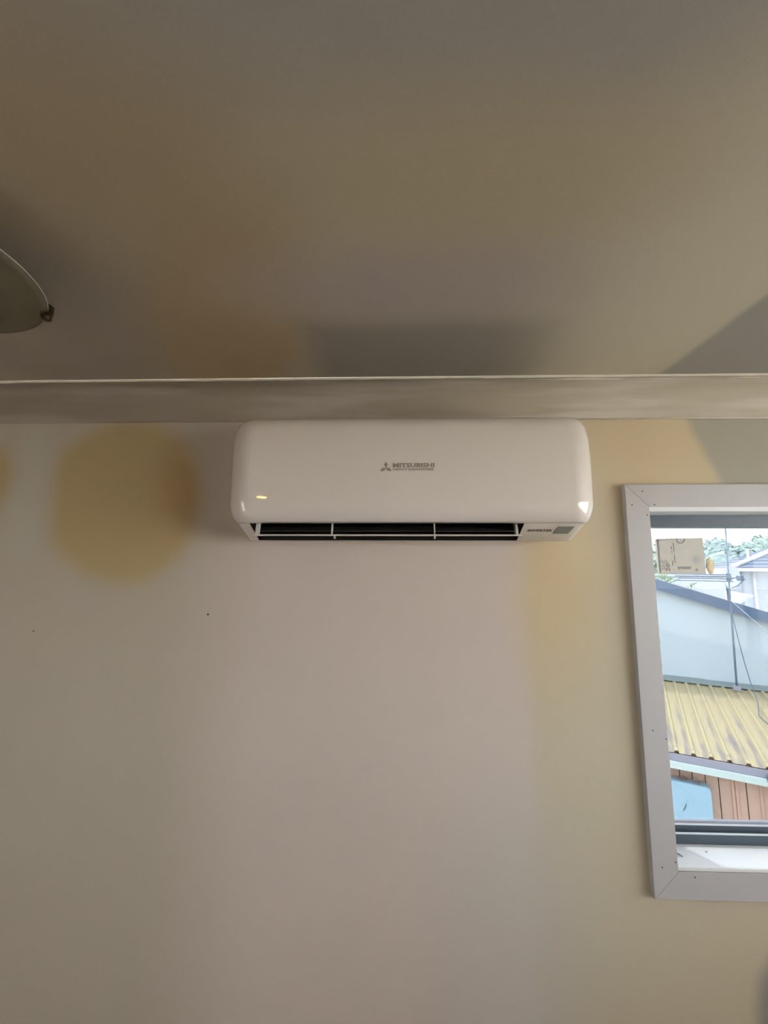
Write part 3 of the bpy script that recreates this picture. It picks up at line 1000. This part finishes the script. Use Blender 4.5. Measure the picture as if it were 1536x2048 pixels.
# soft dark smudge printed to the right
verts = [(0.30 + (0.09 if k % 2 else 0.065) * math.cos(2 * math.pi * k / 16), -0.003, 0.34 + (0.10 if k % 3 else 0.07) * math.sin(2 * math.pi * k / 16)) for k in range(16)]
mesh_obj('print', verts, [tuple(range(16))], plain('faint carton print', (0.24, 0.205, 0.16), 0.85), cb)
# yellow bag beside the carton
bm = bmesh.new()
bmesh.ops.create_icosphere(bm, subdivisions=3, radius=1.0)
for v in bm.verts:
    c = v.co.copy()
    s = 1 + 0.28 * noise.noise(c * 2.3)
    v.co = Vector((c.x * 0.060 * s, c.y * 0.09 * s, max(-0.0, (c.z * 0.5 + 0.5)) * 0.36 * s * (1 - 0.1 * c.x)))
bg_ = bm_obj('yellow_bag', bm, M['orange'], None, True, uv(1.475, 12.34, 1.776))
tag(bg_, 'crumpled yellow bag standing right of the cardboard carton', 'bag')

# creeper growing over the barge board
def leaf_cluster(name, root, spots, n, rad, size, mat, parent):
    random.seed(len(name) + n)
    verts, faces = [], []
    for i in range(n):
        c = Vector(random.choice(spots)) + Vector((random.gauss(0, rad[0]), random.gauss(0, rad[1]), random.gauss(0, rad[2])))
        a = Vector((random.gauss(0, 1), random.gauss(0, 1), random.gauss(0, 1))).normalized()
        b = a.orthogonal().normalized()
        s = size * random.uniform(0.6, 1.3)
        k = len(verts)
        verts += [c - a * s, c + b * s * .45, c + a * s, c - b * s * .45]
        faces.append((k, k + 1, k + 2, k + 3))
    return mesh_obj(name, verts, faces, mat, parent)
cr = tag(empty('creeper', uv(0.42, 10.85, 1.62), -TH), 'light green creeper straggling over the barge board beside the window', 'plant')
leaf_cluster('foliage', None, [(-0.02, 0, 0.10), (0.08, 0, 0.10), (0.18, 0, 0.07)], 90, (0.05, 0.05, 0.04), 0.028, M['leaf'], cr)['kind'] = 'stuff'
for p in ([(0.0, 0, -0.02), (0.06, 0, 0.10), (0.16, -0.02, 0.18)], [(0.05, 0, -0.02), (0.22, 0, 0.10), (0.36, -0.02, 0.12)], [(0.1, 0, -0.05), (0.3, 0, 0.05), (0.47, -0.02, 0.15)]):
    tube('stem', p, 0.006, M['leaf'], cr, 5)
cr2 = tag(empty('weed', uv(0.93, 10.85, 1.42), -TH), 'small green weed on the barge board below the carton', 'plant')
leaf_cluster('foliage', None, [(0, 0, 0.12), (0.06, 0, 0.15)], 26, (0.03, 0.03, 0.03), 0.028, M['leaf'], cr2)['kind'] = 'stuff'
tube('stem', [(0, 0, 0), (0.02, 0, 0.08), (0.05, 0, 0.17)], 0.006, M['leaf'], cr2, 5)

# --- satellite dish beside the mast, on the annex
sdh = tag(empty('satellite_dish', uv(1.80, 12.6, 1.10), -TH + math.radians(50)), 'white satellite dish seen edge-on behind the antenna mast', 'dish')
bm = bmesh.new()
add_lathe(bm, [(0, 0.0), (0.10, 0.010), (0.20, 0.045), (0.29, 0.10), (0.29, 0.112), (0.20, 0.058), (0.10, 0.022), (0, 0.012)], 32)
d = bm_obj('dish', bm, M['farwall'], sdh, True, (0, 0, 0.60))
d.rotation_euler = (math.radians(90), 0, 0)
tube('pole', [(0, 0.02, -4.30), (0, 0.02, 0.60)], 0.022, M['pole'], sdh, 8)
tube('feed_arm', [(0, 0.0, 0.35), (0, -0.20, 0.42), (0, -0.36, 0.58)], 0.011, M['pole'], sdh, 6)

# --- brick outbuilding with white skillion roof
E1, E2 = uv(1.905, 13.4, 1.05), uv(3.05, 18.0, 1.05)
dE = (E2 - E1)
ang = math.atan2(dE.y, dE.x)
LE = dE.length
ob = tag(empty('brick_outbuilding', (E1.x, E1.y, GZ), ang), 'pale blue brick outbuilding with white sloping roof behind the gable', 'building')
zt = 1.05 - GZ
box('wall', -0.3, LE, 0.12, 3.0, 0, zt, M['brick'], ob)
bm = bmesh.new()
prism(bm, [(-0.02, zt), (3.4, zt + 0.55), (3.4, zt + 0.61), (-0.02, zt + 0.06)], -0.4, LE + 0.1, 'x')
bm_obj('roof', bm, M['whiteroof'], ob)
box('gutter', -0.4, LE + 0.1, -0.13, -0.02, zt - 0.04, zt + 0.05, M['farwall'], ob, 0.01)

# --- house with tiled hip roof
fh = tag(empty('tiled_house', uv(3.05, 22.0, GZ), -TH), 'white house with blue grey tiled hip roof behind the antenna', 'house')
ze = 1.96 - GZ
box('wall', 0.75, 11.0, 0.55, 8.0, 0, ze - 0.05, M['farwall'], fh)
box('wall_wing', 0.12, 0.75, 1.2, 8.0, 0, ze - 0.05, M['farwall'], fh)
box('gutter', 0.40, 11.4, 0.0, 0.12, ze - 0.13, ze, M['white'], fh, 0.01)
box('gutter', 0.28, 0.40, 0.0, 8.4, ze - 0.13, ze, M['white'], fh, 0.01)
box('soffit', 0.40, 11.4, 0.12, 0.55, ze - 0.10, ze - 0.07, M['white'], fh)
tube('downpipe', [(1.02, 0.47, 0), (1.02, 0.47, ze - 0.1)], 0.05, M['white'], fh, 8)
course = 0.33
ncr = 10
pit = math.tan(math.radians(23))
for k in range(ncr):
    y0, y1 = 0.02 + k * course, 0.02 + (k + 1) * course + 0.04
    z0, z1 = ze + k * course * pit + 0.05, ze + (k + 1) * course * pit + 0.01
    xl0, xl1 = 0.30 + y0, 0.30 + y1
    bm = bmesh.new()
    A = [(xl0, y0, z0), (11.3 - y0, y0, z0), (11.3 - y1, y1, z1), (xl1, y1, z1)]
    top_ = [bm.verts.new(p) for p in A]
    bt = [bm.verts.new((p[0], p[1], p[2] - 0.05)) for p in A]
    bm.faces.new(top_)
    bm.faces.new(bt[::-1])
    for i in range(4):
        bm.faces.new((top_[i], bt[i], bt[(i + 1) % 4], top_[(i + 1) % 4]))
    bm_obj('tile_course', bm, M['tile'], fh)
    bm = bmesh.new()                                   # left hip face
    A = [(xl0, y0, z0), (xl1, y1, z1), (xl1, 8.3 - y1, z1), (xl0, 8.3 - y0, z0)]
    top_ = [bm.verts.new(p) for p in A]
    bt = [bm.verts.new((p[0], p[1], p[2] - 0.05)) for p in A]
    bm.faces.new(top_)
    bm.faces.new(bt[::-1])
    for i in range(4):
        bm.faces.new((top_[i], bt[i], bt[(i + 1) % 4], top_[(i + 1) % 4]))
    bm_obj('tile_course', bm, M['tile'], fh)
tube('hip_capping', [(0.30, 0.0, ze + 0.07), (0.30 + ncr * course, ncr * course, ze + 0.09 + ncr * course * pit)], 0.09, M['white'], fh, 8)
tube('vent_pipe', [(0.93, 0.62, ze + 0.2), (0.93, 0.62, ze + 0.80)], 0.045, M['white'], fh, 8)
box('window', 2.4, 3.6, 0.50, 0.56, ze - 1.3, ze - 0.35, M['glassdark'], fh)

# --- trees behind
tm = [plain('hazy green foliage', (0.40, 0.50, 0.43), 0.8, 0.3, 1.2), plain('pale green foliage', (0.45, 0.55, 0.43), 0.8, 0.3, 1.2), plain('blue green foliage', (0.38, 0.48, 0.45), 0.8, 0.3, 1.2)]  # distance haze is put into these pale leaf colours
bark = plain('grey bark', (0.22, 0.19, 0.16), 0.9, 0.2, 4)
def tree(u, v, top, wid, k, label):
    random.seed(k * 11 + 1)
    base = uv(u, v, GZ)
    t = tag(empty('tree', base, random.uniform(0, 6)), label, 'tree', 'trees behind the roofs')
    H_ = top - GZ
    tube('trunk', [(0, 0, 0), (0.1, 0.05, H_ * .35), (0.0, 0.1, H_ * .7)], [0.28, 0.2, 0.09], bark, t, 8)
    bm = bmesh.new()
    lumps = []
    for i in range(9):
        a = 2 * math.pi * i / 9
        rr = wid * random.uniform(0.2, 0.6)
        lumps.append((rr * math.cos(a), rr * math.sin(a), H_ * random.uniform(0.48, 0.80), wid * random.uniform(0.32, 0.5)))
    lumps.append((0, 0, H_ * 0.84, H_ * 0.15))
    verts, faces = [], []
    for lx_, ly_, lz_, lr in lumps:
        for j in range(230):
            d = Vector((random.gauss(0, 1), random.gauss(0, 1), random.gauss(0, 1))).normalized()
            c = Vector((lx_, ly_, lz_)) + d * lr * random.uniform(0.72, 1.04)
            c.z = min(c.z, H_)
            n_ = (d + Vector((random.gauss(0, .4), random.gauss(0, .4), random.gauss(0, .4)))).normalized()
            a = n_.orthogonal().normalized()
            b = n_.cross(a)
            s = random.uniform(0.14, 0.30)
            q_ = len(verts)
            verts += [c - a * s, c + b * s * .7, c + a * s, c - b * s * .7]
            faces.append((q_, q_ + 1, q_ + 2, q_ + 3))
        bmesh.ops.create_icosphere(bm, subdivisions=2, radius=lr * 0.85, matrix=Matrix.Translation((lx_, ly_, lz_)))
    for f in bm.faces:
        pass
    bm.verts.index_update()
    q_ = len(verts)
    verts += [v.co.copy() for v in bm.verts]
    faces += [tuple(v.index + q_ for v in f.verts) for f in bm.faces]
    bm.free()
    mesh_obj('foliage', verts, faces, tm[k % 3], t)
TREES = [(-1.5, 46, 5.2, 3.2, 'leafy tree left of the cardboard carton'), (2.9, 53, 5.3, 3.4, 'leafy tree directly behind the cardboard carton'),
         (6.0, 45, 4.7, 2.9, 'leafy tree between the carton and the antenna mast'), (10.6, 54, 5.3, 3.2, 'leafy tree just right of the antenna mast'),
         (11.9, 45, 4.9, 3.0, 'leafy tree behind the tiled hip roof'), (18.5, 50, 5.4, 3.4, 'leafy tree far right beyond the tiled roof')]
for k, (u, v, tp, wd_, lb) in enumerate(TREES):
    tree(u, v, tp, wd_, k, lb)
